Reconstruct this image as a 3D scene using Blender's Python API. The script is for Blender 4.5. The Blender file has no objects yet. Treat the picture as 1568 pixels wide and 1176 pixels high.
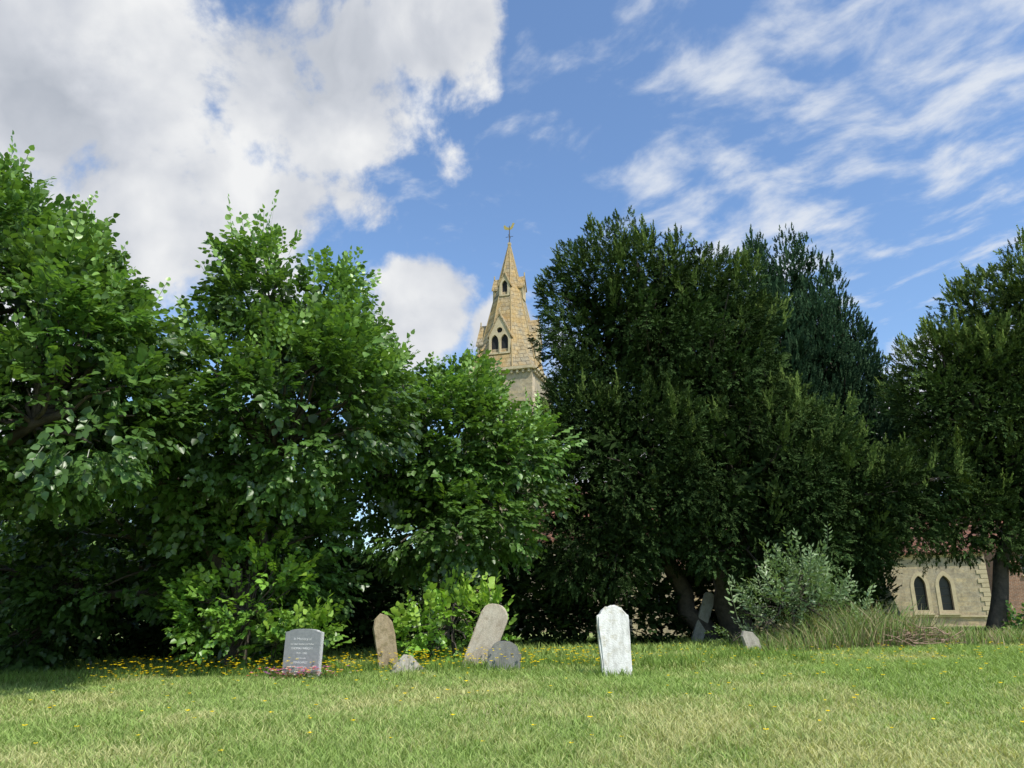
import bpy, bmesh, math
import numpy as np
from mathutils import Vector, Matrix
R=np.random.default_rng
scene=bpy.context.scene
COL=scene.collection

# ------------------------------------------------------------ helpers
def ss(t): 
    t=np.clip(t,0,1); return t*t*(3-2*t)
def gz(x,y):
    x=np.asarray(x,float); y=np.asarray(y,float)
    s=ss(y/12.0)
    z=0.65*s+0.025*np.clip(x,-30,30)*s*(1-0.8*ss((y-22)/18))
    z=z-0.25*ss((y-20)/20)
    z=z-0.35*np.exp(-((x-6)/7)**2-((y-36)/9)**2)
    z=z+0.02*np.sin(x*1.3+y*.7)+0.015*np.sin(x*.6-y*1.9)
    return z
def empty(name,loc=(0,0,0),rot=(0,0,0)):
    o=bpy.data.objects.new(name,None); o.location=loc; o.rotation_euler=rot; o.empty_display_size=.3
    COL.objects.link(o); return o
def link(o,parent=None):
    COL.objects.link(o)
    if parent is not None: o.parent=parent
    return o
def quadmesh(name,V,F,C=None,mat=None,parent=None,smooth=False):
    V=np.asarray(V,np.float32); F=np.asarray(F,np.int32)
    me=bpy.data.meshes.new(name)
    k=F.shape[1]
    me.vertices.add(len(V)); me.vertices.foreach_set('co',V.ravel())
    me.loops.add(F.size); me.loops.foreach_set('vertex_index',F.ravel())
    me.polygons.add(len(F)); me.polygons.foreach_set('loop_start',np.arange(0,F.size,k,dtype=np.int32))
    me.update(calc_edges=True)
    if C is not None:
        a=me.color_attributes.new('Col','FLOAT_COLOR','POINT')
        c4=np.ones((len(V),4),np.float32); c4[:,:3]=C
        a.data.foreach_set('color',c4.ravel())
    if smooth: me.polygons.foreach_set('use_smooth',np.ones(len(F),bool))
    if mat: me.materials.append(mat)
    o=bpy.data.objects.new(name,me); link(o,parent); return o
def nrm(a): return a/np.maximum(np.linalg.norm(a,axis=-1,keepdims=True),1e-9)

# ------------------------------------------------------------ materials
def newmat(name):
    m=bpy.data.materials.new(name); m.use_nodes=True
    nt=m.node_tree; b=nt.nodes['Principled BSDF']; return m,nt,b
def N(nt,t,**kw):
    n=nt.nodes.new(t)
    for k,v in kw.items(): setattr(n,k,v)
    return n
def leafmat(name,rough=.5,trans=.3,spec=.4):
    m,nt,b=newmat(name); at=N(nt,'ShaderNodeAttribute',attribute_name='Col')
    if spec<=0:
        nt.nodes.remove(b); b=N(nt,'ShaderNodeBsdfDiffuse'); nt.links.new(at.outputs['Color'],b.inputs['Color'])
    else:
        nt.links.new(at.outputs['Color'],b.inputs['Base Color'])
        b.inputs['Roughness'].default_value=rough; b.inputs['Specular IOR Level'].default_value=spec
    O=nt.nodes['Material Output'].inputs['Surface']
    if trans<=0: nt.links.new(b.outputs[0],O); return m
    tr=N(nt,'ShaderNodeBsdfTranslucent')
    mul=N(nt,'ShaderNodeMix',data_type='RGBA',blend_type='MULTIPLY'); mul.inputs['Factor'].default_value=1
    nt.links.new(at.outputs['Color'],mul.inputs['A']); mul.inputs['B'].default_value=(1.5,1.6,.6,1)
    nt.links.new(mul.outputs['Result'],tr.inputs['Color'])
    mx=N(nt,'ShaderNodeMixShader'); mx.inputs[0].default_value=trans
    nt.links.new(b.outputs[0],mx.inputs[1]); nt.links.new(tr.outputs[0],mx.inputs[2])
    nt.links.new(mx.outputs[0],O)
    return m
def ramp(nt,fac,stops):
    r=N(nt,'ShaderNodeValToRGB'); el=r.color_ramp.elements
    while len(el)<len(stops): el.new(.5)
    for e,(p,c) in zip(el,stops): e.position=p; e.color=(*c,1)
    nt.links.new(fac,r.inputs[0]); return r.outputs[0]
def noise(nt,vec,scale,detail=4,rough=.6,dist=0):
    n=N(nt,'ShaderNodeTexNoise'); n.inputs['Scale'].default_value=scale; n.inputs['Detail'].default_value=detail
    n.inputs['Roughness'].default_value=rough; n.inputs['Distortion'].default_value=dist
    if vec is not None: nt.links.new(vec,n.inputs['Vector'])
    return n.outputs[0]
def mixc(nt,f,a,b,mode='MIX'):
    m=N(nt,'ShaderNodeMix',data_type='RGBA',blend_type=mode)
    for s,v in (('Factor',f),('A',a),('B',b)):
        if isinstance(v,(int,float)): m.inputs[s].default_value=v
        elif isinstance(v,tuple): m.inputs[s].default_value=(*v,1)
        else: nt.links.new(v,m.inputs[s])
    return m.outputs['Result']
def bump(nt,b,h,strength=.5,dist=.02):
    bp=N(nt,'ShaderNodeBump'); bp.inputs['Strength'].default_value=strength; bp.inputs['Distance'].default_value=dist
    nt.links.new(h,bp.inputs['Height']); nt.links.new(bp.outputs[0],b.inputs['Normal'])
def mottled(name,stops,scale=6,rough=.85,spots=None,bs=.5,bd=.01,fine=60,streak=0):
    m,nt,b=newmat(name); tc=N(nt,'ShaderNodeTexCoord').outputs['Object']
    n=noise(nt,tc,scale,6,.65); c=ramp(nt,n,stops)
    f=noise(nt,tc,fine,3,.6); c=mixc(nt,.35,c,ramp(nt,f,[(.3,(.3,.3,.3)),(.7,(.8,.8,.8))]),'OVERLAY')
    if spots:
        s=noise(nt,tc,spots[1],6,.7); sm=ramp(nt,s,[(spots[2]-.04,(0,0,0)),(spots[2]+.1,(.85,.85,.85))]); c=mixc(nt,sm,c,spots[0])
    if streak:
        mp=N(nt,'ShaderNodeMapping'); mp.inputs['Scale'].default_value=(11,11,3.5); nt.links.new(tc,mp.inputs[0])
        s=noise(nt,mp.outputs[0],1,5,.65); c=mixc(nt,streak,c,ramp(nt,s,[(.38,(.25,.24,.19)),(.55,(1,1,1))]),'MULTIPLY')
    nt.links.new(c,b.inputs['Base Color']); b.inputs['Roughness'].default_value=rough
    bump(nt,b,f,bs,bd); return m
def masonry(name,c1,c2,mortar,lich,bw=.5,bh=.24,ms=.015,lthr=.55):
    m,nt,b=newmat(name); tc=N(nt,'ShaderNodeTexCoord').outputs['Object']
    sp=N(nt,'ShaderNodeSeparateXYZ'); nt.links.new(tc,sp.inputs[0])
    ad=N(nt,'ShaderNodeMath',operation='ADD'); nt.links.new(sp.outputs[0],ad.inputs[0]); nt.links.new(sp.outputs[1],ad.inputs[1])
    cb=N(nt,'ShaderNodeCombineXYZ'); nt.links.new(ad.outputs[0],cb.inputs[0]); nt.links.new(sp.outputs[2],cb.inputs[1])
    br=N(nt,'ShaderNodeTexBrick'); nt.links.new(cb.outputs[0],br.inputs['Vector'])
    br.inputs['Scale'].default_value=1; br.inputs['Brick Width'].default_value=bw; br.inputs['Row Height'].default_value=bh
    br.inputs['Mortar Size'].default_value=ms; br.inputs['Color1'].default_value=(*c1,1); br.inputs['Color2'].default_value=(*c2,1); br.inputs['Mortar'].default_value=(*mortar,1)
    n=noise(nt,tc,.7,6,.7); c=mixc(nt,ramp(nt,n,[(lthr-.12,(0,0,0)),(lthr+.12,(.8,.8,.8))]),br.outputs[0],lich)
    f=noise(nt,tc,9,5,.7); c=mixc(nt,.55,c,ramp(nt,f,[(.3,(.25,.25,.25)),(.7,(.75,.75,.75))]),'OVERLAY')
    g=noise(nt,tc,2.3,4,.7); c=mixc(nt,.6,c,ramp(nt,g,[(.3,(.45,.45,.45)),(.6,(1,1,1))]),'MULTIPLY')
    nt.links.new(c,b.inputs['Base Color']); b.inputs['Roughness'].default_value=.9
    bump(nt,b,f,.5,.03); return m
def plain(name,c,rough=.6,metal=0):
    m,nt,b=newmat(name); tc=N(nt,'ShaderNodeTexCoord').outputs['Object']
    n=noise(nt,tc,12,4,.6); nt.links.new(mixc(nt,ramp(nt,n,[(.3,(0,0,0)),(.7,(1,1,1))]),tuple(v*.75 for v in c),tuple(min(1,v*1.2) for v in c)),b.inputs['Base Color'])
    b.inputs['Roughness'].default_value=rough; b.inputs['Metallic'].default_value=metal; return m

M_lime=leafmat('lime_leaf',.38,.25,.55)
M_yew=leafmat('yew_leaf',.6,0,0)
M_ivy=leafmat('ivy_leaf',.6,0,0)
M_grass=leafmat('grass_blade',.55,.25,0)
M_petal=leafmat('petal',.6,.3,0)
M_bark=mottled('bark',[(.3,(.03,.024,.018)),(.7,(.10,.08,.06))],8)
M_stone=masonry('church_stone',(.46,.36,.21),(.33,.27,.18),(.36,.31,.21),(.34,.30,.23))
M_spire=masonry('spire_stone',(.40,.32,.19),(.30,.26,.185),(.15,.125,.08),(.46,.28,.075),.6,.34,.03,.54)
M_dress=mottled('dressed_stone',[(.3,(.36,.29,.18)),(.7,(.50,.42,.27))],3)
M_rib=mottled('spire_rib_stone',[(.3,(.26,.2,.11)),(.7,(.42,.30,.13))],2)
M_tile=masonry('roof_tiles',(.24,.09,.05),(.17,.075,.045),(.07,.04,.03),(.12,.1,.06),.22,.2,.02,.6)
M_brick=masonry('brick',(.27,.13,.07),(.2,.10,.06),(.3,.27,.22),(.2,.13,.09),.22,.075,.008,.65)
M_dark=plain('dark_opening',(.012,.012,.014),.9)
M_glass=plain('leaded_glass',(.02,.024,.03),.25)
M_gold=plain('gilt_metal',(.75,.52,.12),.35,.8)
M_iron=plain('iron',(.08,.07,.06),.6,.5)
M_white=plain('white_paint',(.75,.75,.73),.5)

# ------------------------------------------------------------ ground
def axis(lim_in,step,lim_out,k):
    a=list(np.arange(-lim_in,lim_in+1e-6,step)); d=step; v=lim_in
    while v<lim_out: d*=k; v+=d; a.append(v); a.insert(0,-v)
    return np.array(a)
gx=axis(30,.4,1500,1.25); gy=axis(30,.4,1500,1.25)+25
X,Y=np.meshgrid(gx,gy); Z=gz(X,Y); nx=len(gx); ny=len(gy)
V=np.stack([X,Y,Z],-1).reshape(-1,3)
i=np.arange(ny-1)[:,None]*nx+np.arange(nx-1)[None]; F=np.stack([i,i+1,i+nx+1,i+nx],-1).reshape(-1,4)
m,nt,b=newmat('lawn_soil'); tc=N(nt,'ShaderNodeTexCoord').outputs['Object']
n1=noise(nt,tc,.55,6,.65); n2=noise(nt,tc,35,4,.7)
c=ramp(nt,n1,[(.35,(.20,.27,.075)),(.55,(.25,.30,.10)),(.72,(.33,.32,.15))])
c=mixc(nt,.5,c,ramp(nt,n2,[(.3,(.3,.3,.3)),(.7,(.75,.75,.75))]),'OVERLAY')
nt.links.new(c,b.inputs['Base Color']); b.inputs['Roughness'].default_value=.9; bump(nt,b,n2,.6,.03)
quadmesh('ground',V,F,None,m,None,True)

def vnoise(x,y,seed,sc):
    r=R(seed); g=r.random((64,64)); x=x*sc; y=y*sc
    xi=np.floor(x).astype(int); yi=np.floor(y).astype(int); fx=ss(x-xi); fy=ss(y-yi)
    a=g[xi%64,yi%64]; b_=g[(xi+1)%64,yi%64]; c_=g[xi%64,(yi+1)%64]; d=g[(xi+1)%64,(yi+1)%64]
    return (a*(1-fx)+b_*fx)*(1-fy)+(c_*(1-fx)+d*fx)*fy
def blades(x,y,h,w,lean,col,rng,z0=None):
    n=len(x); z=gz(x,y)-.005 if z0 is None else z0
    a=rng.random(n)*2*np.pi; d=np.stack([np.cos(a),np.sin(a),0*a],1)
    b2=rng.random(n)*2*np.pi; l=np.stack([np.cos(b2),np.sin(b2),0*a],1)*(lean*h*(.3+rng.random(n)))[:,None]
    p=np.stack([x,y,z],1); up=np.zeros((n,3)); up[:,2]=h
    v0=p-d*w[:,None]/2; v1=p+d*w[:,None]/2
    m0=p+l*.35+up*.6-d*w[:,None]*.4; m1=p+l*.35+up*.6+d*w[:,None]*.4
    t0=p+l+up-d*w[:,None]*.06; t1=p+l+up+d*w[:,None]*.06
    V=np.stack([v0,v1,m1,m0,t1,t0],1).reshape(-1,3)
    i=np.arange(n)[:,None]*6
    F=np.concatenate([i+np.array([[0,1,2,3]]),i+np.array([[3,2,4,5]])],1).reshape(-1,4)
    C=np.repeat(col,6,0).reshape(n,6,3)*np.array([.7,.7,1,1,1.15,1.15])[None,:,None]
    return V,F,C.reshape(-1,3)
rng=R(3)
n=240000
yy=5.6+(15.5-5.6)*rng.random(n)**1.15; xx=(rng.random(n)*2-1)*(yy*.78+2.5)
g=.5*vnoise(xx,yy,1,.6)+.3*vnoise(xx,yy,2,2.1)+.2*vnoise(xx,yy,5,6)
g=g+rng.normal(0,.13,n)+.08*np.clip((8.5-yy)/3,-1,1)-.03
t=ss((g-.36)/.42)[:,None]
green=np.array([.255,.35,.105]); straw=np.array([.47,.455,.22])
col=(green*(1-t)+straw*t)*(.72+.56*rng.random(n))[:,None]
h=(.03+.03*rng.random(n))*(1+1.0*vnoise(xx,yy,7,1.1))+.05*ss((yy-10.8)/2.2)*rng.random(n)
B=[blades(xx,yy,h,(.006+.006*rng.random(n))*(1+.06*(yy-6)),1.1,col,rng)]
n=50000; yy=15.5+17*rng.random(n)**1.3; xx=(rng.random(n)*2-1)*(yy*.75)
col=green*(.6+.6*rng.random(n))[:,None]+np.array([.04,.03,.01])*rng.random(n)[:,None]
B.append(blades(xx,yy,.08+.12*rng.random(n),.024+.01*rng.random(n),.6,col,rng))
def merge(B):
    o=0;Vs=[];Fs=[];Cs=[]
    for v,f,c in B: Vs.append(v);Fs.append(f+o);Cs.append(c);o+=len(v)
    return np.concatenate(Vs),np.concatenate(Fs),np.concatenate(Cs)
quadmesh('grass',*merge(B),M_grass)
rng=R(8); B=[]
n=9000; xx=-9+14*rng.random(n); yy=12.4+1.5*rng.random(n)+.3*np.sin(xx*2)
col=np.array([.17,.26,.06])*(.6+.8*rng.random(n))[:,None]
B.append(blades(xx,yy,.08+.16*rng.random(n),.009+.006*rng.random(n),.6,col,rng))
for gx_,gy_,w_ in ((-3.25,12.2,.5),(-2.05,13,.3),(-1.6,12.5,.4),(-.45,13,.35),(-.15,12.25,.4),(1.48,11.3,.35),(4.9,16,.3)):
    n=460; xx=gx_+rng.normal(0,w_*.7,n); yy=gy_-.03+rng.normal(0,.1,n)
    col=np.array([.19,.29,.07])*(.6+.8*rng.random(n))[:,None]
    B.append(blades(xx,yy,.05+.14*rng.random(n),.009+.005*rng.random(n),.6,col,rng))
quadmesh('long_grass',*merge(B),M_grass)
n=11000; xx=5.0+rng.random(n)*6.6; yy=15.0+rng.random(n)*3.2
col=np.array([.20,.28,.09])*(.6+.8*rng.random(n))[:,None]; s_=rng.random(n)<.35; col[s_]=np.array([.40,.34,.2])*(.6+.6*rng.random(s_.sum()))[:,None]
hh=(.15+.9*rng.random(n)**1.6)*(.35+.65*np.exp(-((xx-7.3)/1.3)**2))
quadmesh('long_grass',*blades(xx,yy,hh,.014+.008*rng.random(n),.7,col,rng),M_grass)

def flowers(name,x,y,h,size,cols,rng,stemcol=(.1,.16,.04),parent=None,z0=None):
    n=len(x); z=(gz(x,y) if z0 is None else z0)
    Vs=[];Fs=[];Cs=[]
    V,F,C=blades(x,y,h,np.full(n,.006),.05,np.tile(np.array(stemcol),(n,1)),rng,z0=z0)
    Vs.append(V);Fs.append(F);Cs.append(C);o=len(V)
    for k in range(5):
        a=2*np.pi*k/5+rng.random(n)
        d=np.stack([np.cos(a),np.sin(a),.35+0*a],1)*size[:,None]; s=np.stack([-np.sin(a),np.cos(a),0*a],1)*size[:,None]*.5
        c0=np.stack([x,y,z+h],1)
        v=np.stack([c0,c0+d*.7+s,c0+d*1.05,c0+d*.7-s],1).reshape(-1,3)
        i=np.arange(n)[:,None]*4+np.arange(4)[None]+o; o+=4*n
        Vs.append(v);Fs.append(i);Cs.append(np.repeat(cols,4,0))
    return quadmesh(name,np.concatenate(Vs),np.concatenate(Fs),np.concatenate(Cs),M_petal,parent)
rng=R(11)
x=np.concatenate([-6.5+8.5*rng.random(900),-9+20*rng.random(320)]); y=np.concatenate([11.5+1.9*rng.random(900)**.7,7+7.5*rng.random(320)]); n=len(x)
h=np.concatenate([.12+.24*rng.random(900),.05+.06*rng.random(320)])
flowers('buttercups',x,y,h,.018+.013*rng.random(n),np.tile(np.array([.85,.62,.02]),(n,1))*(.8+.4*rng.random(n))[:,None],rng)
n=260; x=2+9*rng.random(n); y=12.0+4.5*rng.random(n)
flowers('buttercups',x,y,.07+.12*rng.random(n),.018+.012*rng.random(n),np.tile(np.array([.85,.62,.02]),(n,1)),rng)

# ------------------------------------------------------------ foliage templates
def leafv(p,d,nn,L,fac,wid=.42):
    d=d/np.linalg.norm(d); s=np.cross(nn,d); s/=np.linalg.norm(s); nn=np.cross(d,s)
    v=[p,p+L*(.22*d-wid*s+.07*nn),p+L*(.62*d-wid*.78*s+.04*nn),p+L*(1.0*d-.1*nn),p+L*(.62*d+wid*.78*s+.04*nn),p+L*(.22*d+wid*s+.07*nn)]
    return v,[[0,1,2,3],[0,3,4,5]],[fac]*6
def tmpl_lime(rng,L=.36,n=8,leaf=.115,up=False,wid=.42):
    V=[];F=[];C=[]
    def add(v,f,c):
        o=len(V); V.extend(v); F.extend([[a+o for a in q] for q in f]); C.extend(c)
    for k in range(n+1):
        t=(k+.6)/(n+.6); side=1 if k%2 else -1
        p=np.array([L*t,0,-.06*t*t])
        ang=0 if k==n else math.radians(60-20*t+rng.normal(0,15))
        d=np.array([math.cos(ang),side*math.sin(ang),(-.15 if up else -.35)+rng.normal(0,.25)])
        nn=np.array([rng.normal(0,.3),rng.normal(0,.3),1.])
        v,f,c=leafv(p+d*.02,d,nn,leaf*(.65+.5*rng.random())*(1-.25*(k==n)),.8+.4*rng.random(),wid)
        add(v,f,c)
    w=.004
    add([np.array([-.1,-w,0]),np.array([-.1,w,0]),np.array([L,w,-.06]),np.array([L,-w,-.06])],[[0,1,2,3]],[.5]*4)
    return np.array(V),np.array(F),np.array(C)
def tmpl_yew(rng,L=.26,n=8,w=.026,sl=.085,a0=48,a1=15):
    V=[];F=[];C=[]
    for k in range(n):
        t=(k+.5)/n
        for side in (-1,1):
            p=np.array([L*t*.92,0,.015*math.sin(t*9)]); ang=math.radians(a0-a1*t+rng.normal(0,9))
            l=sl*(1.05-.7*t)*(.7+.5*rng.random())
            d=np.array([math.cos(ang),side*math.sin(ang),rng.normal(0,.3)]); d/=np.linalg.norm(d)
            s=np.cross([rng.normal(0,.5),rng.normal(0,.5),1],d); s/=np.linalg.norm(s)
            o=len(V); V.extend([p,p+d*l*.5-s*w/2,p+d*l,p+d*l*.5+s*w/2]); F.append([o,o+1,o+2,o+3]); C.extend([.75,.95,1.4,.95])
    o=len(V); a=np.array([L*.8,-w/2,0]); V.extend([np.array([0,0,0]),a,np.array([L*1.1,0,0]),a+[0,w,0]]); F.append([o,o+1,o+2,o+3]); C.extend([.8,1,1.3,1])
    return np.array(V),np.array(F),np.array(C)
def inst(templates,pos,ax,up,scale,col,rng):
    B=[]; n=len(pos); which=rng.integers(0,len(templates),n)
    ax=nrm(ax); z=up-(up*ax).sum(1,keepdims=True)*ax; z=nrm(z); y=np.cross(z,ax)
    for t,(V,F,C) in enumerate(templates):
        s=np.where(which==t)[0]
        if len(s)==0: continue
        Rm=np.stack([ax[s],y[s],z[s]],1)
        P=np.einsum('vk,nkj->nvj',V,Rm)*scale[s][:,None,None]+pos[s][:,None,:]
        Fi=F[None]+(np.arange(len(s))*len(V))[:,None,None]
        Ci=col[s][:,None,:]*C[None,:,None]
        B.append((P.reshape(-1,3),Fi.reshape(-1,4),Ci.reshape(-1,3)))
    return merge(B)
def sph(n,rng): return nrm(rng.normal(size=(n,3)))
def clumps(macros,area,rng,jit=(.84,1.07),inside=.72):
    P=[];Nn=[]
    ms=[(np.array(c,float),np.array(r,float)) for c,r in macros]
    for k,(c,r) in enumerate(ms):
        n=int(4*np.pi*((r[0]*r[1])**1.6/3+(r[0]*r[2])**1.6/3+(r[1]*r[2])**1.6/3)**(1/1.6)/area)
        d=sph(n,rng); p=c+r*d*(jit[0]+(jit[1]-jit[0])*rng.random(n))[:,None]
        ok=p[:,2]>gz(p[:,0],p[:,1])+.15
        for j,(c2,r2) in enumerate(ms):
            if j!=k: ok&=(np.linalg.norm((p-c2)/r2,axis=1)>inside)
        P.append(p[ok]); Nn.append(nrm(d/r)[ok])
    return np.concatenate(P),np.concatenate(Nn)
def tubes(paths,sides=6):
    Vs=[];Fs=[];o=0
    for pts,rad in paths:
        pts=np.array(pts,float); n=len(pts)
        tg=nrm(np.gradient(pts,axis=0)); ref=np.array([.3,.9,.1])
        a=nrm(np.cross(tg,ref)); b_=np.cross(tg,a)
        th=np.arange(sides)*2*np.pi/sides
        ring=pts[:,None]+np.array(rad)[:,None,None]*(a[:,None]*np.cos(th)[None,:,None]+b_[:,None]*np.sin(th)[None,:,None])
        Vs.append(ring.reshape(-1,3))
        for i in range(n-1):
            for j in range(sides):
                Fs.append([o+i*sides+j,o+i*sides+(j+1)%sides,o+(i+1)*sides+(j+1)%sides,o+(i+1)*sides+j])
        o+=n*sides
    return np.concatenate(Vs),np.array(Fs)
def curvepath(a,b,rng,n=6,wob=.06,sag=0):
    a=np.array(a,float); b=np.array(b,float); L=np.linalg.norm(b-a); t=np.linspace(0,1,n)[:,None]
    p=a+(b-a)*t; w=rng.normal(0,wob*L,(n,3)); w[0]=0; w[-1]=0; p=p+w*np.sin(np.pi*t); p[:,2]+=(sag*L*np.sin(np.pi*t))[:,0]; return p
def tree(name,base,trunk_r,macros,tmpls,mat,seed,col,colvar,area=.45,cr=(.4,.7),per=34,scale=(.8,1.2),upb=.1,fill=5.,
         leaders=None,upj=.35,topcol=None,stems=None,flat=.75,fillscale=1.5,jit=(.84,1.07),shrink=0,spread=.55,rep=1):
    rng=R(seed); E=empty(name,(base[0],base[1],float(gz(base[0],base[1]))))
    off=np.array(E.location)
    macros=[(c,tuple(max(v-shrink,v*.55) for v in r)) for c,r in macros]
    P,Nn=clumps(macros,area,rng,jit)
    nC=len(P); rad=cr[0]+(cr[1]-cr[0])*rng.random(nC)
    cnt=(per*(rad/.5)**2).astype(int); idx=np.repeat(np.arange(nC),cnt); n=len(idx)
    d=nrm(sph(n,rng)+Nn[idx]*spread)
    pos=P[idx]+d*(rad[idx]*(.45+.65*rng.random(n)**.6))[:,None]*np.array([1,1,flat])
    ax=nrm(d*.7+Nn[idx]*.5+np.array([0,0,1])*upb+rng.normal(0,.25,(n,3)))
    up=np.array([0,0,1.])+rng.normal(0,upj,(n,3))+Nn[idx]*.25
    cc=np.array(col)[None]*(1-colvar/2+colvar*rng.random(nC))[idx][:,None]*(.8+.4*rng.random(n))[:,None]
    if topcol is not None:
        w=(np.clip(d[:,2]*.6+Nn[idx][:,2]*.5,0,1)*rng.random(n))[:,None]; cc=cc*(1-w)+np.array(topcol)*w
    sc=scale[0]+(scale[1]-scale[0])*rng.random(n)
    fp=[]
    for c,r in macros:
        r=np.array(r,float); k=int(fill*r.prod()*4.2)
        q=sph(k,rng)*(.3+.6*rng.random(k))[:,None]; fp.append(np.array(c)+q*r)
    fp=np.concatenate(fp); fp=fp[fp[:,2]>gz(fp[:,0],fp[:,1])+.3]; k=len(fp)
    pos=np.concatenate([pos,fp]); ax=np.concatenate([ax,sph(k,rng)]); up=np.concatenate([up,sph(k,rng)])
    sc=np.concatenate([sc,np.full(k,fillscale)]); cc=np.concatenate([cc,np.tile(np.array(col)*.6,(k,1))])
    ok=pos[:,2]>gz(pos[:,0],pos[:,1])+.03; 
    V,F,C=inst(tmpls,pos[ok],ax[ok],up[ok],sc[ok],cc[ok],rng)
    B=[(V,F,C)]
    if leaders is not None:
        LT,ln,lz,ls=leaders
        s=np.where(Nn[:,2]>lz)[0]; s=rng.choice(s,ln)
        lp=P[s]+Nn[s]*rad[s][:,None]*.7+rng.normal(0,.15,(len(s),3))
        la=Nn[s]*.5+np.array([0,0,1.1])+rng.normal(0,.22,(len(s),3)); lsz=ls*(.7+.6*rng.random(len(s)))
        lp=np.repeat(lp,rep,0); la=np.repeat(nrm(la),rep,0); lsz=np.repeat(lsz,rep); m_=len(lp)
        if rep>1:
            tt=rng.random(m_)[:,None]; lp=lp+la*(tt-.5)*.6+rng.normal(0,.04,(m_,3)); la=la+rng.normal(0,.3,(m_,3))*(1-tt)
        B.append(inst(LT,lp,la,rng.normal(0,1,(m_,3)),lsz,np.tile(np.array(topcol if topcol is not None else col),(m_,1)),rng))
    V,F,C=merge(B)
    quadmesh('foliage',V-off,F,C,mat,E)
    paths=[]; cz=[np.array(c,float) for c,r in macros]
    b0=np.array([base[0],base[1],off[2]-.1])
    low=min(c[2]-r[2] for c,r in macros); fork=np.array([base[0]*.7+cz[0][0]*.3,base[1]*.6+cz[0][1]*.4,max(off[2]+1.1,min(low+.9,off[2]+3))])
    for st in (stems or [(0,0)]):
        bb=b0+np.array([st[0],st[1],0]); tp=curvepath(bb,fork+np.array([st[0]*2,st[1]*2,0]),rng,6,.03)
        paths.append((tp,trunk_r*np.array([1.35,1.05,.95,.9,.85,.8])))
    for c in cz:
        p=curvepath(fork,c,rng,6,.05); paths.append((p,trunk_r*np.linspace(.6,.25,6)))
    sel=rng.permutation(nC)[:220]
    for q in sel:
        c=min(cz,key=lambda c:np.linalg.norm(c-P[q])); a=c*.75+fork*.25
        paths.append((curvepath(a,P[q],rng,5,.05,.03),np.linspace(trunk_r*.2,.012,5)))
    V,F=tubes(paths)
    quadmesh('trunk_and_limbs',V-off,F,None,M_bark,E,True)
    return E
rng=R(21)
LIME=[tmpl_lime(rng,.34+.1*rng.random(),8,.135) for _ in range(6)]
LIMEUP=[tmpl_lime(rng,.75,11,.125,True) for _ in range(4)]
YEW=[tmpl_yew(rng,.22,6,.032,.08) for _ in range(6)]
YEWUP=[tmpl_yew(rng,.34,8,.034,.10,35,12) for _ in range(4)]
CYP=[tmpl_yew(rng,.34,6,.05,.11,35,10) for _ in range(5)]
WILL=[tmpl_lime(rng,.4,10,.10,True,.2) for _ in range(4)]
IVY=[tmpl_lime(rng,.4,8,.13,False,.4) for _ in range(4)]

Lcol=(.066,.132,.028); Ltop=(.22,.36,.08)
LK=dict(shrink=.55,area=.55,per=30,cr=(.3,.68),jit=(.78,1.13))
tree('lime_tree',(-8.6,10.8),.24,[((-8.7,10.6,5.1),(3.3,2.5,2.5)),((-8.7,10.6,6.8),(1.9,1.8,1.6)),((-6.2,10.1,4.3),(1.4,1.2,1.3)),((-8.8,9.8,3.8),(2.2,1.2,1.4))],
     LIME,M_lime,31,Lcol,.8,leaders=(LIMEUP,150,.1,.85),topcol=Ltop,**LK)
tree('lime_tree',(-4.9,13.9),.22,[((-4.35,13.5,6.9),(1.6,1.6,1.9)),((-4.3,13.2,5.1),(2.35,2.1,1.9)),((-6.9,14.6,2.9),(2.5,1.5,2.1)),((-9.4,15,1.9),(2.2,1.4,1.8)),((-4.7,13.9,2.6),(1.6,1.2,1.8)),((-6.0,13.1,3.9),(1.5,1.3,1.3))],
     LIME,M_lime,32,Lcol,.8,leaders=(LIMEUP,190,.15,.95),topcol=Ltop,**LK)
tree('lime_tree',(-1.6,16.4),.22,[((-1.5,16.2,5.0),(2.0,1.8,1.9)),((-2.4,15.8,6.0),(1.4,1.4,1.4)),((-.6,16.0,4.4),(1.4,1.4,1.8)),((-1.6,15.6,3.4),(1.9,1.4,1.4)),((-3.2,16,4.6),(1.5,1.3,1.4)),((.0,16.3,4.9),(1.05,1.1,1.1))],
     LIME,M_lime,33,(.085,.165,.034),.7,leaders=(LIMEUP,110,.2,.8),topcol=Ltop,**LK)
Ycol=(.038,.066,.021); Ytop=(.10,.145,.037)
YK=dict(area=.5,cr=(.28,.65),per=80,scale=(.8,1.25),upj=.9,fill=9,fillscale=3.8,jit=(.78,1.12),spread=.35,flat=1.35,rep=6)
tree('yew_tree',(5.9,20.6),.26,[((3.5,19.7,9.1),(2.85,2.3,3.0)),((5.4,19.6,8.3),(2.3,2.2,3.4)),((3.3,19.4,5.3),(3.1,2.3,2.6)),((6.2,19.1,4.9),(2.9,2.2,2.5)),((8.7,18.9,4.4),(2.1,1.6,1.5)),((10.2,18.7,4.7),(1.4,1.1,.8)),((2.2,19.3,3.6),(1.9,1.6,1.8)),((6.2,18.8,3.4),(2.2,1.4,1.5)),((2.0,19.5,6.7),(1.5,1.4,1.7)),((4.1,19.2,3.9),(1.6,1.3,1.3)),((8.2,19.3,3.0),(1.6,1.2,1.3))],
     YEW,M_yew,41,Ycol,1.0,upb=-.05,leaders=(YEWUP,330,.1,1.1),topcol=Ytop,stems=[(-.6,0),(.4,.2),(0,-.3)],shrink=.5,**YK)
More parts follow.
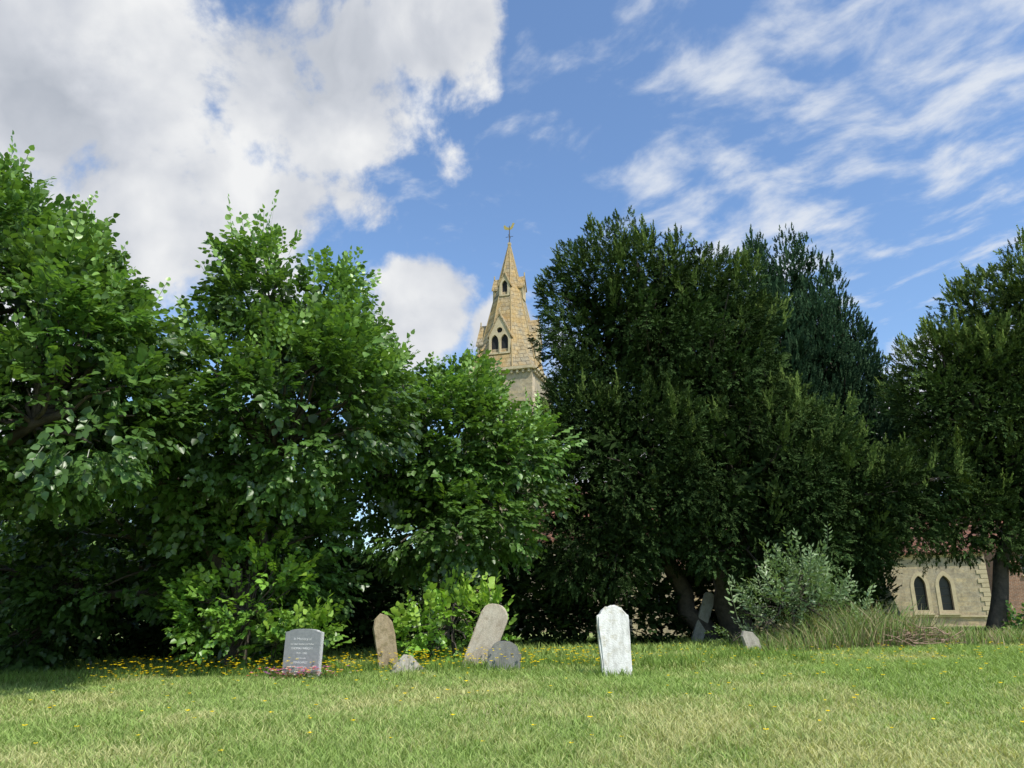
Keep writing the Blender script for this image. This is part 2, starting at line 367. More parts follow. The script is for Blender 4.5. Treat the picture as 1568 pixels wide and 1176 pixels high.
tree('yew_tree',(12.1,19.6),.2,[((15.6,19.8,7.2),(3.9,2.8,4.0)),((12.3,19.6,7.0),(2.1,1.8,1.9)),((13.0,19.5,4.9),(2.6,1.6,1.5)),((12.4,19.4,4.0),(2.5,1.4,1.3)),((17,19,4),(2.6,2,1.2))],
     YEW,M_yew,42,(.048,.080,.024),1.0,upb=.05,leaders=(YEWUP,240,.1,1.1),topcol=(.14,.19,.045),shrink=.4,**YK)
cy=[]
for x,y,top,r,bot in ((9.0,25,14.0,.9,1.2),(10.1,24.8,14.6,.75,1.2),(10.95,24.8,14.1,.7,1.2),(11.7,24.8,12.8,.7,3),(12.3,24.7,11.1,.65,4.3),(12.85,24.7,9.3,.6,4.3),(8.0,25.2,13.2,1.0,1.2),(10.4,24,11.9,1.1,1.2),(11.4,23.9,9.4,1.0,2.5),(9.3,23.8,11.5,1.1,1.5),(12.0,24.1,7.5,.9,4)):
    cy.append(((x,y,(top+bot)/2),(r,r,(top-bot)/2)))
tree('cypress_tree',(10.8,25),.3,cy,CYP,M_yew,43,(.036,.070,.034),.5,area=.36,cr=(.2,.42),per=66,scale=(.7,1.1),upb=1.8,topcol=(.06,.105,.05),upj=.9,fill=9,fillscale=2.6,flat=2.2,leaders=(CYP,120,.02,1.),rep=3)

def shrub(name,base,macros,tm,mat,seed,col,top,**k):
    a=dict(area=.2,cr=(.18,.32),per=30,scale=(.6,1.),upb=.3,leaders=(tm,30,.1,1.),topcol=top,fill=12,fillscale=1.); a.update(k)
    return tree(name,base,.04,macros,tm,mat,seed,col,.5,**a)
shrub('lime_sapling',(-1.1,14.7),[((-1.1,14.3,1.15),(.85,.6,.65)),((-.5,14.3,1.0),(.5,.4,.5))],LIME,M_lime,51,(.16,.30,.04),(.3,.45,.06))
shrub('lime_sapling',(-4.5,13.3),[((-4.5,13.2,1.5),(.9,.5,1.0)),((-3.8,13.4,1.0),(.6,.4,.5))],LIME,M_lime,52,(.14,.27,.04),(.27,.42,.06))
shrub('buddleia_bush',(6.2,17),[((6.2,17,1.6),(.8,.6,1.0)),((5.4,16.8,1.2),(.7,.6,.5)),((7.1,16.9,1.25),(.8,.6,.55))],WILL,M_lime,53,(.13,.20,.08),(.23,.32,.14),leaders=(WILL,90,.0,1.3),per=22)
shrub('rose_bush',(13.4,19),[((13.6,18.6,1.05),(1.1,.8,.45)),((15.2,18.8,1.2),(1.4,.8,.7))],LIME,M_lime,54,(.13,.25,.045),(.24,.38,.08))
hm=[]; r_=R(61)
for x in np.arange(-26,-5,1.7): hm.append(((x,18.5+r_.random()*1.5,1.6+.4*r_.random()),(1.5,1.3,1.9+.8*r_.random())))
shrub('hedge',(-15,19.5),hm,IVY,M_ivy,62,(.03,.055,.016),(.05,.085,.024),area=.6,cr=(.4,.7),per=20,scale=(1,1.5),fill=1.5,fillscale=2)
hm=[]
for x in np.arange(-5,2.9,1.3): hm.append(((x,20.5+r_.random()*1.2,1.1+.3*r_.random()),(1.1,1.,.9+.5*r_.random())))
for x in (6.2,7.4,8.8): hm.append(((x,21.8,1.5),(.9,.8,1.1+.3*r_.random())))
shrub('undergrowth',(0,21.5),hm,IVY,M_ivy,63,(.028,.05,.016),(.045,.075,.024),area=.5,cr=(.4,.6),per=20,scale=(1,1.4),fill=2,fillscale=2)
hm=[]
for a in np.linspace(-1.3,1.3,34):
    d=150+30*r_.random(); hm.append(((d*math.sin(a),d*math.cos(a),2.5),(7,5,5+3*r_.random())))
rng=R(71); P,Nn=clumps(hm,3.5,rng,inside=.8); n=len(P)
V,F,C=inst(LIME,P,Nn+rng.normal(0,.4,(n,3)),rng.normal(0,1,(n,3)),9+5*rng.random(n),np.array([.05,.09,.03])*(.7+.6*rng.random(n))[:,None],rng)
quadmesh('distant_trees',V,F,C,M_ivy)

# ------------------------------------------------------------ church
def shape(name,loops,th,mat,parent,xf=None,bev=0):
    cu=bpy.data.curves.new(name,'CURVE'); cu.dimensions='2D'; cu.fill_mode='BOTH'; cu.extrude=th/2; 
    for lp in loops:
        s=cu.splines.new('POLY'); s.points.add(len(lp)-1); s.use_cyclic_u=True
        for k,(a,c) in enumerate(lp): s.points[k].co=(a,c,0,1)
    tmp=bpy.data.objects.new('tmp',cu); COL.objects.link(tmp); bpy.context.view_layer.update()
    me=bpy.data.meshes.new_from_object(tmp.evaluated_get(bpy.context.evaluated_depsgraph_get()))
    bpy.data.objects.remove(tmp); 
    me.transform(Matrix.Translation((0,th/2,0))@Matrix.Rotation(math.pi/2,4,'X'))
    if xf is not None: me.transform(xf)
    me.materials.clear(); me.materials.append(mat); me.name=name
    return link(bpy.data.objects.new(name,me),parent)
def box(name,c,s,mat,parent,bev=.0,xf=None):
    bm=bmesh.new(); bmesh.ops.create_cube(bm,size=1); bmesh.ops.scale(bm,vec=s,verts=bm.verts); bmesh.ops.translate(bm,vec=c,verts=bm.verts)
    if bev: bmesh.ops.bevel(bm,geom=bm.edges[:],offset=bev,segments=2,affect='EDGES')
    me=bpy.data.meshes.new(name); bm.to_mesh(me); bm.free(); me.materials.append(mat)
    if xf is not None: me.transform(xf)
    return link(bpy.data.objects.new(name,me),parent)
def poly(name,verts,faces,mat,parent,xf=None):
    me=bpy.data.meshes.new(name); me.from_pydata([tuple(v) for v in verts],[],faces); me.update()
    if xf is not None: me.transform(xf)
    me.materials.append(mat); return link(bpy.data.objects.new(name,me),parent)
def lancet(cx,z0,w,h,n=7):
    hw=w/2; zs=z0+h-w*.95; R_=w*1.05; p=[(cx-hw,z0),(cx+hw,z0)]
    cxr=cx+hw-R_; a1=math.acos((cx-cxr)/R_)
    for k in range(n+1): a=a1*k/n; p.append((cxr+R_*math.cos(a),zs+R_*math.sin(a)))
    cxl=cx-hw+R_
    for k in range(n-1,-1,-1): a=a1*k/n; p.append((cxl-R_*math.cos(a),zs+R_*math.sin(a)))
    return p
ch=empty('church',(-.2,52,.35),(0,0,math.radians(-18)))
TW=2.5; TH=17.3
for k in range(4):
    xf=Matrix.Rotation(k*math.pi/2,4,'Z')@Matrix.Translation((0,-TW,0))
    w=TW-(.0 if k%2==0 else .6)
    shape('tower_wall',[[(-w,-.6),(w,-.6),(w,TH),(-w,TH)],lancet(-.5,12.6,.62,2.6),lancet(.5,12.6,.62,2.6)],.6,M_stone,ch,xf)
    shape('belfry_louvres',[[(-1,12.5),(1,12.5),(1,15.4),(-1,15.4)]],.05,M_dark,ch,xf@Matrix.Translation((0,.35,0)))
    for zc in (6,11.8): box('string_course',(0,-.06,zc),(2*TW+.01,.11,.18),M_dress,ch,0,xf)
    box('cornice',(0,-.14,TH+.12),(2*TW+.2,.28,.24),M_dress,ch,.03,xf)
    for q in range(12): box('corbel',(-2.3+q*.418,-.1,TH-.12),(.16,.2,.22),M_dress,ch,.02,xf)
    for sx in (-1,1): box('buttress',(sx*(TW-.35),-.35,5.2),(.6,.7,11.6),M_stone,ch,.02,xf)
SB=TH+.24; ST=28.45; AP=2.45
def oct_r(z): return AP*(ST-z)/(ST-SB)
vs=[];fs=[]
for lv,z in enumerate((SB,ST)):
    for k in range(8):
        a=math.radians(22.5+45*k); r=max(oct_r(z),.07)/math.cos(math.radians(22.5)); vs.append((r*math.cos(a),r*math.sin(a),z))
for k in range(8): fs.append((k,(k+1)%8,8+(k+1)%8,8+k))
fs.append(tuple(range(8,16)))
poly('spire',vs,fs,M_spire,ch)
for k in range(4):
    a=math.radians(45+90*k); c=(TW*.98*math.sqrt(2)*math.cos(a),TW*.98*math.sqrt(2)*math.sin(a),SB)
    t0=vs[(2*k)%8]; t1=vs[(2*k+1)%8]; zt=SB+2.6; r=oct_r(zt)*1.0; top=(r*math.cos(a),r*math.sin(a),zt)
    poly('broach',[c,t0,t1,top],[(0,1,3),(0,3,2),(0,2,1)],M_spire,ch)
pp=[]
for k in range(8):
    a=np.array(vs[k]); b_=np.array(vs[8+k]); pp.append((np.linspace(a,b_,4),[.055,.05,.045,.04]))
V,F=tubes(pp,6); quadmesh('spire_ribs',V,F,None,M_rib,ch)
def lucarne(z0,w,hw_,hg,front,holes,name,xf):
    hw=w/2
    out=[(-hw,z0),(hw,z0),(hw,z0+hw_),(0,z0+hw_+hg),(-hw,z0+hw_)]
    X_=xf@Matrix.Translation((0,-front,0))
    shape(name,[out]+holes,.16,M_dress,ch,X_)
    shape(name+'_louvres',[[(-hw*.9,z0+.05),(hw*.9,z0+.05),(hw*.9,z0+hw_),(0,z0+hw_+hg*.85),(-hw*.9,z0+hw_)]],.03,M_dark,ch,X_@Matrix.Translation((0,.165,0)))
    dep=front
    for sx in (-1,1):
        poly(name+'_cheek',[(sx*hw,.161,z0),(sx*hw,dep,z0),(sx*hw,dep,z0+hw_),(sx*hw,.161,z0+hw_)],[(0,1,2,3)],M_spire,ch,X_)
        o=.1; e=(sx*(hw+o),z0+hw_-o*hg/hw); r=(0,z0+hw_+hg)
        y0=-.08
        vv=[(e[0],y0,e[1]),(e[0],dep,e[1]),(r[0],dep,r[1]),(r[0],y0,r[1]),(e[0],y0,e[1]+.16),(e[0],dep,e[1]+.16),(r[0],dep,r[1]+.16),(r[0],y0,r[1]+.16)]
        poly(name+'_roof',vv,[(0,1,2,3),(4,5,6,7),(0,3,7,4),(0,1,5,4)],M_spire,ch,X_)
    box(name+'_finial',(0,-.02,z0+hw_+hg+.3),(.1,.1,.35),M_dress,ch,.03,X_)
def circ(cx,cz,r,n=10): return [(cx+r*math.cos(2*math.pi*k/n),cz+r*math.sin(2*math.pi*k/n)) for k in range(n)]
for k in range(4):
    xf=Matrix.Rotation(k*math.pi/2,4,'Z')
    z0=18.75; lucarne(z0,1.6,1.45,1.6,oct_r(z0)+.08,[lancet(-.37,z0+.12,.56,1.4),lancet(.37,z0+.12,.56,1.4),circ(0,z0+1.82,.22)],'lucarne',xf)
    box('mullion_shaft',(0,-oct_r(z0)-.10,z0+.55),(.07,.07,.9),M_dress,ch,.02,xf)
    z0=23.7; lucarne(z0,.80,1.0,.8,oct_r(z0)+.12,[lancet(0,z0+.1,.44,1.2)],'upper_lucarne',xf)
box('spire_cap',(0,0,ST+.1),(.26,.26,.3),M_dress,ch,.06)
V,F=tubes([([(0,0,ST),(0,0,ST+.9),(0,0,ST+1.7)],[.045,.04,.03]),([(-.3,0,ST+.75),(0,0,ST+.75),(.3,0,ST+.75)],[.02,.02,.02]),([(0,-.3,ST+.78),(0,0,ST+.78),(0,.3,ST+.78)],[.02,.02,.02])],8)
quadmesh('weather_vane_pole',V,F,None,M_iron,ch)
cock=[(-.42,.10),(-.5,.38),(-.38,.5),(-.28,.34),(-.1,.22),(.1,.24),(.2,.42),(.24,.55),(.32,.6),(.36,.52),(.46,.48),(.36,.44),(.33,.25),(.2,.06),(.03,0),(.03,-.1),(-.03,-.1),(-.03,0),(-.2,.04)]
shape('weathercock',[[(x,z+ST+1.35) for x,z in cock]],.03,M_gold,ch)
def gable_building(pfx,x0,x1,hw,eave,ridge,south_holes,roofmat=M_tile):
    shape(pfx+'_south_wall',[[(x0,-.6),(x1,-.6),(x1,eave),(x0,eave)]]+south_holes,.5,M_stone,ch,Matrix.Translation((0,-hw,0)))
    shape(pfx+'_north_wall',[[(x0,-.6),(x1,-.6),(x1,eave),(x0,eave)]],.5,M_stone,ch,Matrix.Translation((0,hw-.5,0)))
    for xe,nm in ((x0,'west'),(x1-.5,'east')):
        xf=Matrix.Translation((xe+.25+.25,0,0))@Matrix.Rotation(math.pi/2,4,'Z')
        h2=hw-.502
        shape(pfx+'_'+nm+'_gable',[[(-h2,-.6),(h2,-.6),(h2,eave),(0,ridge-.15),(-h2,eave)]],.5,M_stone,ch,xf)
    for sy in (-1,1):
        vv=[(x0-.1,sy*(hw+.25),eave-.2),(x1+.1,sy*(hw+.25),eave-.2),(x1+.1,0,ridge),(x0-.1,0,ridge)]
        vv+= [(x,y,z+.14) for x,y,z in vv]
        poly(pfx+'_roof',vv,[(0,1,2,3),(4,5,6,7),(0,1,5,4),(1,2,6,5),(3,0,4,7)],roofmat,ch)
    box(pfx+'_ridge',((x0+x1)/2,0,ridge+.16),(x1-x0+.2,.22,.16),M_tile,ch,.03)
nave_w=[lancet(x,1.6,.9,2.4) for x in (7.5,15.5)]
gable_building('nave',2.6,19,4.6,5.4,9.3,nave_w)
shape('nave_glass',[[(3,.8),(18.5,.8),(18.5,4.6),(3,4.6)]],.02,M_glass,ch,Matrix.Translation((0,-4.3,0)))
cw=[lancet(24.35,1.25,.56,1.8),lancet(25.55,1.25,.56,1.8),lancet(20.6,1.25,.56,1.8)]
gable_building('chancel',19.02,27.6,3.6,4.3,7.4,cw)
shape('chancel_glass',[[(19.6,1),(27,1),(27,3.4),(19.6,3.4)]],.02,M_glass,ch,Matrix.Translation((0,-3.3,0)))
for cx in (24.35,25.55,20.6):
    shape('window_surround',[lancet(cx,1.10,.92,2.22),lancet(cx,1.25,.56,1.8)],.12,M_dress,ch,Matrix.Translation((0,-3.63,0)))
    box('window_sill',(cx,-3.7,1.05),(1.0,.16,.1),M_dress,ch,.01)
    for q in range(3): box('window_bar',(cx,-3.36,1.6+q*.4),(.56,.02,.02),M_iron,ch)
box('chancel_string',(23.3,-3.64,.95),(8.2,.1,.1),M_dress,ch,.01)
box('chancel_plinth',(23.3,-3.68,.1),(8.5,.18,.8),M_dress,ch,.03)
box('chancel_eaves_course',(23.3,-3.65,4.08),(8.5,.12,.14),M_dress,ch,.01)
for q in range(14):
    w=.5 if q%2 else .34
    box('quoin',(27.61-w/2,-3.61,.65+q*.23),(w,.05,.215),M_dress,ch,.01)
for x in (22.2,):
    box('buttress',(x,-3.95,1.3),(.6,.75,3.2),M_stone,ch,.02)
    poly('buttress_weathering',[(x-.32,-4.33,2.9),(x+.32,-4.33,2.9),(x+.32,-3.6,3.6),(x-.32,-3.6,3.6)],[(0,1,2,3)],M_dress,ch)
# south vestry (door on its east side, narrow light to the south)
shape('vestry_south_wall',[[(9.6,-.8),(12.6,-.8),(12.6,2.9),(11.1,4.6),(9.6,2.9)],lancet(11.1,1.1,.4,1.4)],.5,M_stone,ch,Matrix.Translation((0,-8.2,0)))
box('vestry_window_glass',(11.1,-7.95,1.8),(.6,.03,1.6),M_glass,ch)
for x in (9.6,12.1): box('vestry_side_wall',(x+.25,-6.15,1.05),(.498,3.1,3.7),M_stone,ch)
for q in range(12):
    w=.5 if q%2 else .32
    box('quoin',(12.61-w/2,-8.21,-.1+q*.25),(w,.05,.235),M_dress,ch,.01); box('quoin',(9.59+w/2,-8.21,-.1+q*.25),(w,.05,.235),M_dress,ch,.01)
for sx in (-1,1):
    vv=[(11.1+sx*1.8,-8.4,2.7),(11.1+sx*1.8,-4.5,2.7),(11.1,-4.5,4.8),(11.1,-8.4,4.8)]; vv+=[(x,y,z+.13) for x,y,z in vv]
    poly('vestry_roof',vv,[(0,1,2,3),(4,5,6,7),(0,3,7,4),(0,1,5,4)],M_tile,ch)

bh=empty('brick_house',(34,47,.3),(0,0,math.radians(-12)))
wh=[[(a-.45,z),(a+.45,z),(a+.45,z+1.1),(a-.45,z+1.1)] for a in (-3,0,3) for z in (1.,3.3)]
shape('front_wall',[[(-4.5,-.5),(4.5,-.5),(4.5,5),(-4.5,5)]]+wh,.3,M_brick,bh,Matrix.Translation((0,-3,0)))
box('back_wall',(0,2.85,2.25),(9,.3,5.5),M_brick,bh)
for sx in (-1,1):
    shape('gable_wall',[[(-2.69,-.5),(2.69,-.5),(2.69,5),(0,7.6),(-2.69,5)]],.3,M_brick,bh,Matrix.Translation((sx*4.35+.15,0,0))@Matrix.Rotation(math.pi/2,4,'Z'))
    poly('roof',[(-4.8,sx*3.3,4.75),(4.8,sx*3.3,4.75),(4.8,0,7.9),(-4.8,0,7.9),(-4.8,sx*3.3,4.9),(4.8,sx*3.3,4.9),(4.8,0,8.05),(-4.8,0,8.05)],[(0,1,2,3),(4,5,6,7),(0,1,5,4),(1,2,6,5),(3,0,4,7)],M_tile,bh)
for a in (-3,0,3):
    for z in (1.,3.3):
        box('window_glass',(a,-2.82,z+.55),(.88,.03,1.08),M_glass,bh); box('window_bar',(a,-2.87,z+.55),(.05,.05,1.1),M_white,bh); box('window_sill',(a,-3.05,z-.05),(1.05,.16,.08),M_dress,bh)
box('chimney',(3.6,0,8.3),(.7,.9,1.8),M_brick,bh,.02); box('front_door',(1.5,-3.03,.9),(.9,.06,2),M_white,bh,.01)

# ------------------------------------------------------------ gravestones
G_gran=mottled('grey_granite',[(.35,(.19,.20,.205)),(.65,(.25,.26,.265))],30,.45,None,.1,.001,200)
G_rough=mottled('granite_edge',[(.3,(.38,.38,.37)),(.7,(.55,.55,.54))],20,.9,None,.8,.02,40)
G_tan=mottled('sandstone',[(.3,(.46,.38,.29)),(.5,(.54,.46,.36)),(.7,(.60,.53,.43))],5,.9,((.36,.29,.2),7,.6),streak=.3)
G_brown=mottled('mossy_stone',[(.3,(.20,.155,.09)),(.5,(.30,.235,.14)),(.7,(.36,.30,.2))],6,.95,((.14,.12,.05),5,.55),streak=.3)
G_slate=mottled('dark_slate',[(.3,(.10,.105,.10)),(.7,(.18,.18,.155))],6,.8,((.28,.25,.14),8,.6),streak=.3)
G_white=mottled('lichened_limestone',[(.25,(.48,.47,.43)),(.45,(.68,.67,.63)),(.7,(.75,.74,.71))],7,.95,((.46,.42,.30),6,.57),.8,.012,50,streak=.3)
G_grey=mottled('weathered_stone',[(.3,(.27,.25,.2)),(.7,(.44,.41,.35))],6,.95,((.2,.19,.13),6,.58),streak=.3)
def gravestone(x,y,out,th,mat,rot=(0,0,0),bev=.015,rough=0,seed=0,facemat=None):
    E=empty('gravestone',(x,y,float(gz(x,y))),rot)
    bm=bmesh.new(); f=bm.faces.new([bm.verts.new((a,-th/2,c)) for a,c in out]); r=bmesh.ops.extrude_face_region(bm,geom=[f])
    bmesh.ops.translate(bm,vec=(0,th,0),verts=[v for v in r['geom'] if isinstance(v,bmesh.types.BMVert)])
    bmesh.ops.recalc_face_normals(bm,faces=bm.faces)
    be=[e for e in bm.edges if abs(e.verts[0].co.y-e.verts[1].co.y)<1e-5]
    bmesh.ops.bevel(bm,geom=be,offset=bev,segments=2,affect='EDGES')
    if rough:
        rg=R(seed)
        for v in bm.verts:
            a=rg.normal(0,rough,3); v.co+=Vector((a[0],a[1]*.3,a[2]))
    me=bpy.data.meshes.new('slab'); bm.normal_update()
    if facemat:
        for f in bm.faces:
            if abs(f.normal.y)>.95: f.material_index=1
    bm.to_mesh(me); bm.free(); me.materials.append(mat)
    if facemat: me.materials.append(facemat)
    link(bpy.data.objects.new('slab',me),E); return E
def roundtop(w,h,rise,n=12,sh=0):
    hw=w/2; p=[(-hw,-.25),(hw,-.25),(hw,h-rise)]
    iw=hw-sh
    for k in range(n+1):
        a=math.pi*k/n; p.append((iw*math.cos(a),h-rise+(.03 if sh else 0)+(rise-(.03 if sh else 0))*math.sin(a)))
    p.append((-hw,h-rise)); 
    q=[]
    for a in p:
        if not q or (abs(a[0]-q[-1][0])+abs(a[1]-q[-1][1]))>1e-4: q.append(a)
    return q
def text(E,body,x,z,size,y,mat):
    cu=bpy.data.curves.new('inscription','FONT'); cu.body=body; cu.size=size; cu.align_x='CENTER'; cu.extrude=.0008
    t=bpy.data.objects.new('tmp',cu); COL.objects.link(t); bpy.context.view_layer.update()
    me=bpy.data.meshes.new_from_object(t.evaluated_get(bpy.context.evaluated_depsgraph_get())); bpy.data.objects.remove(t)
    me.transform(Matrix.Translation((x,y,z))@Matrix.Rotation(math.pi/2,4,'X')); me.materials.clear(); me.materials.append(mat)
    o=link(bpy.data.objects.new('inscription',me),E)
M_let=plain('letter_paint',(.7,.7,.68),.6)
o=[(-.31,-.2),(.31,-.2),(.31,.72),(.24,.735)]+[(.24*math.cos(math.pi*k/10),.735+.035*math.sin(math.pi*k/10)) for k in range(1,10)]+[(-.24,.735),(-.31,.72)]
E=gravestone(-3.25,12.2,o,.10,G_rough,(math.radians(-2),0,math.radians(-14)),bev=.008,facemat=G_gran)
for k,(s,sz) in enumerate((('In Memory of',.055),('our dear mother and father',.036),('THOMAS WRIGHT',.046),('1919 - 1982',.04),('and his wife',.034),('MARGARET',.046),('REUNITED',.04))):
    text(E,s,0,.60-k*.068,sz,-.0525,M_let)
box('base_plinth',(0,-.02,-.0),(.78,.3,.14),G_rough,E,.015)
rng=R(90); n=170; fx=rng.normal(0,.30,n); fy=-.22+rng.normal(0,.08,n)
pal=np.array([[.7,.2,.4],[.8,.75,.77],[.45,.15,.5],[.75,.4,.5],[.7,.1,.1]])[rng.integers(0,5,n)]
flowers('flower_bunch',-3.25+fx,12.2+fy,.06+.16*rng.random(n),.022+.012*rng.random(n),pal,rng)
n=500; xx=-3.25+rng.normal(0,.32,n); yy=11.98+rng.normal(0,.08,n)
quadmesh('flower_leaves',*blades(xx,yy,.05+.12*rng.random(n),.014+0*xx,.8,np.array([.09,.16,.05])*(.6+.8*rng.random(n))[:,None],rng),M_grass)
gravestone(-2.0,13.0,[(-.17,-.3),(.15,-.3),(.17,.6),(.16,.8),(.09,.92),(-.02,.97),(-.12,.9),(-.17,.76)],.09,G_brown,(math.radians(-4),math.radians(-11),math.radians(12)),rough=.004)
gravestone(-1.62,12.5,[(-.32,-.1),(.32,-.1),(.3,.05),(.17,.12),(.02,.27),(-.1,.28),(-.2,.17),(-.3,.07)],.28,G_grey,(math.radians(-14),0,.2),bev=.03,rough=.006)
gravestone(-.62,13.0,roundtop(.46,1.12,.22),.09,G_tan,(math.radians(3),math.radians(22),math.radians(-10)),rough=.003)
gravestone(-.14,12.2,roundtop(.52,.47,.16,12,.05),.08,G_slate,(math.radians(-12),math.radians(6),math.radians(4)),rough=.002)
gravestone(1.50,11.3,[(-.21,-.3),(.215,-.3),(.222,.1),(.228,.3),(.222,.5),(.238,.78),(.235,.87),(.205,.882),(.18,.92),(.14,.955),(.10,.99),(.05,1.01),(-.01,1.013),(-.06,1.005),(-.11,.985),(-.16,.94),(-.185,.895),(-.232,.87),(-.24,.7),(-.225,.45),(-.215,.25)],.12,G_white,(math.radians(-3),math.radians(-2),math.radians(6)),bev=.02,rough=.007,seed=4)
gravestone(4.95,16,[(-.16,-.2),(.2,-.2),(.18,.25),(.1,.42),(-.08,.5),(-.17,.42)],.09,G_grey,(0,math.radians(-18),.3),rough=.006)
gravestone(4.75,20.2,roundtop(.30,1.35,.1),.1,G_grey,(0,math.radians(22),.2),rough=.004)
gravestone(12.3,25,roundtop(.8,1.5,.12),.12,G_grey,(math.radians(8),math.radians(-20),-.2),rough=.004)
rng=R(95); pp=[]
for k in range(170):
    cx=7.9+rng.normal(0,.5); cyy=15.4+rng.normal(0,.3); a=rng.random()*6.28; L=.3+.5*rng.random(); e=rng.normal(.1,.25)
    z=float(gz(cx,cyy))+.05+.4*rng.random()*math.exp(-((cx-7.9)/.6)**2); d=np.array([math.cos(a),math.sin(a)*.6,e])*L/2
    pp.append((curvepath(np.array([cx,cyy,z])-d,np.array([cx,cyy,z])+d,rng,4,.08),[.009,.008,.006,.003]))
V,F=tubes(pp,4); quadmesh('brushwood_pile',V,F,None,mottled('dry_twigs',[(.3,(.2,.12,.08)),(.7,(.38,.27,.19))],8))

# ------------------------------------------------------------ light, sky
sdir=Vector((.62*math.cos(math.radians(54)),-.785*math.cos(math.radians(54)),math.sin(math.radians(54)))).normalized()
sl=bpy.data.lights.new('sun','SUN'); sl.energy=5; sl.angle=math.radians(.5); sl.color=(1,.95,.86)
so=bpy.data.objects.new('sun',sl); so.rotation_euler=sdir.to_track_quat('Z','Y').to_euler(); so.location=(20,-20,40); COL.objects.link(so)
w=bpy.data.worlds.new('World'); scene.world=w; w.use_nodes=True; nt=w.node_tree
try: w.cycles.sampling_method='NONE'
except Exception as e: print(e)
bg=nt.nodes['Background']; out=nt.nodes['World Output']
sky=N(nt,'ShaderNodeTexSky',sky_type='NISHITA'); sky.sun_disc=False; sky.sun_elevation=math.radians(54); sky.sun_rotation=math.atan2(sdir.x,sdir.y)
sky.air_density=1.1; sky.dust_density=1.; sky.ozone_density=1.5
tint=mixc(nt,1.,sky.outputs[0],(1.08,1.24,1.40),'MULTIPLY')
nt.links.new(tint,bg.inputs[0]); bg.inputs[1].default_value=.15
D=N(nt,'ShaderNodeTexCoord').outputs['Generated']
def math_(op,a,b=None,clamp=False):
    m=N(nt,'ShaderNodeMath',operation=op); m.use_clamp=clamp
    for i_,v in enumerate((a,b)):
        if v is None: continue
        if isinstance(v,(int,float)): m.inputs[i_].default_value=v
        else: nt.links.new(v,m.inputs[i_])
    return m.outputs[0]
def vm(op,a,b):
    m=N(nt,'ShaderNodeVectorMath',operation=op)
    for i_,v in enumerate((a,b)):
        if isinstance(v,tuple): m.inputs[i_].default_value=v
        else: nt.links.new(v,m.inputs[i_])
    return m
def mr(v,a,b,c=0,d=1):
    m=N(nt,'ShaderNodeMapRange',interpolation_type='SMOOTHSTEP'); nt.links.new(v,m.inputs[0])
    for i_,x in enumerate((a,b,c,d)): m.inputs[i_+1].default_value=x
    return m.outputs[0]
def blob(c,r,amp=1):
    c=tuple(Vector(c).normalized()); d=vm('DISTANCE',D,c).outputs['Value']; return mr(d,0,r,amp,0)
def blobs(L):
    o=None
    for c,r,a in L:
        b_=blob(c,r,a); o=b_ if o is None else math_('MAXIMUM',o,b_)
    return o
cum=blobs([((-.481,.652,.587),.42,1.),((-.264,.749,.607),.28,1.),((-.446,.758,.478),.36,1.),((-.09,.72,.68),.17,1.),((-.30,.83,.46),.22,.95),((-.117,.914,.387),.16,1.),((-.02,.93,.36),.11,.9),((-.6,.75,.2),.6,.8),((-.2,.84,.5),.12,.8),
           ((.5,.8,.22),.22,.75),((.1,.97,.2),.3,.7),((-.8,-.3,.5),.6,.8),((.5,-.7,.5),.45,.7)])
wq=N(nt,'ShaderNodeTexNoise'); wq.inputs['Scale'].default_value=3; wq.inputs['Detail'].default_value=2; nt.links.new(D,wq.inputs['Vector'])
wsub=vm('SUBTRACT',wq.outputs['Color'],(.5,.5,.5)).outputs[0]; ws=N(nt,'ShaderNodeVectorMath',operation='SCALE'); nt.links.new(wsub,ws.inputs[0]); ws.inputs['Scale'].default_value=.12
DW=vm('ADD',D,ws.outputs[0]).outputs[0]
n0=noise(nt,DW,5.5,7,.58,0); off=vm('ADD',DW,(.035,-.0,.05)).outputs[0]; n1=noise(nt,off,5.5,4,.5,0)
dens=math_('ADD',math_('MULTIPLY',cum,.75),math_('MULTIPLY',math_('SUBTRACT',n0,.5),1.8))
cmask=mr(dens,.27,.50)
emb=math_('SUBTRACT',n0,n1)
body=noise(nt,DW,2.6,2,.5)
lit=math_('ADD',math_('ADD',math_('MULTIPLY',emb,3.0),.42),math_('MULTIPLY',math_('SUBTRACT',body,.5),2.2),True)
edge=mr(dens,.35,.9,.3,0)
lit=math_('ADD',lit,edge,True)
ccol=ramp(nt,lit,[(0.,(.48,.52,.59)),(.45,(.66,.69,.75)),(1,(.93,.94,.95))])
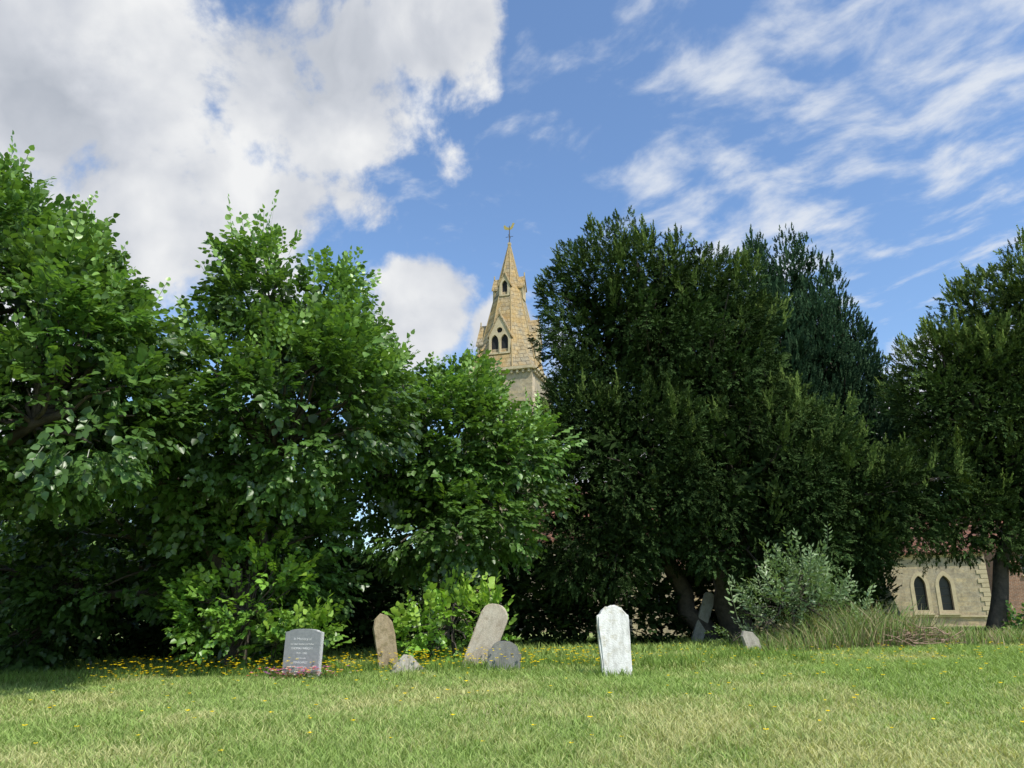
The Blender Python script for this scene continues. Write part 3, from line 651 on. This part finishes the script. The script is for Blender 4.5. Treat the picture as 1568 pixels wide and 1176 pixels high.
sp=N(nt,'ShaderNodeSeparateXYZ'); nt.links.new(DW,sp.inputs[0]); zz=math_('MAXIMUM',sp.outputs[2],.05)
px=math_('DIVIDE',sp.outputs[0],zz); py=math_('DIVIDE',sp.outputs[1],zz)
cb=N(nt,'ShaderNodeCombineXYZ'); nt.links.new(px,cb.inputs[0]); nt.links.new(py,cb.inputs[1])
mp=N(nt,'ShaderNodeMapping',vector_type='TEXTURE'); mp.inputs['Rotation'].default_value=(0,0,math.radians(-53)); mp.inputs['Scale'].default_value=(.32,.24,1); nt.links.new(cb.outputs[0],mp.inputs[0])
cir=noise(nt,mp.outputs[0],1.9,6,.56,.1)
cmk=blobs([((.35,.72,.60),.28,1.),((.52,.65,.55),.30,1.),((.2,.74,.64),.16,.7),((.32,.83,.45),.22,1.),((.2,.83,.5),.14,.9),((.62,.7,.4),.22,.8),((.3,.3,.9),.5,.7),((-.5,-.1,.8),.6,.5)])
cd=math_('ADD',math_('MULTIPLY',cmk,.55),math_('MULTIPLY',math_('SUBTRACT',cir,.5),2.4))
cm2=mr(cd,.10,1.0,0,.88)
b2=N(nt,'ShaderNodeBackground'); b2.inputs[0].default_value=(.82,.86,.92,1); b2.inputs[1].default_value=.97
b3=N(nt,'ShaderNodeBackground'); nt.links.new(ccol,b3.inputs[0]); b3.inputs[1].default_value=.95
m1=N(nt,'ShaderNodeMixShader'); nt.links.new(cm2,m1.inputs[0]); nt.links.new(bg.outputs[0],m1.inputs[1]); nt.links.new(b2.outputs[0],m1.inputs[2])
m2=N(nt,'ShaderNodeMixShader'); nt.links.new(cmask,m2.inputs[0]); nt.links.new(m1.outputs[0],m2.inputs[1]); nt.links.new(b3.outputs[0],m2.inputs[2])
nt.links.new(m2.outputs[0],out.inputs[0])

scene.view_settings.view_transform='Standard'; scene.view_settings.look='None'; scene.view_settings.exposure=0
cam=bpy.data.cameras.new('camera'); cam.lens=26; cam.sensor_width=36; cam.clip_end=4000
co=bpy.data.objects.new('camera',cam); co.location=(0,0,1.6); co.rotation_euler=(math.radians(107),0,0); COL.objects.link(co); scene.camera=co
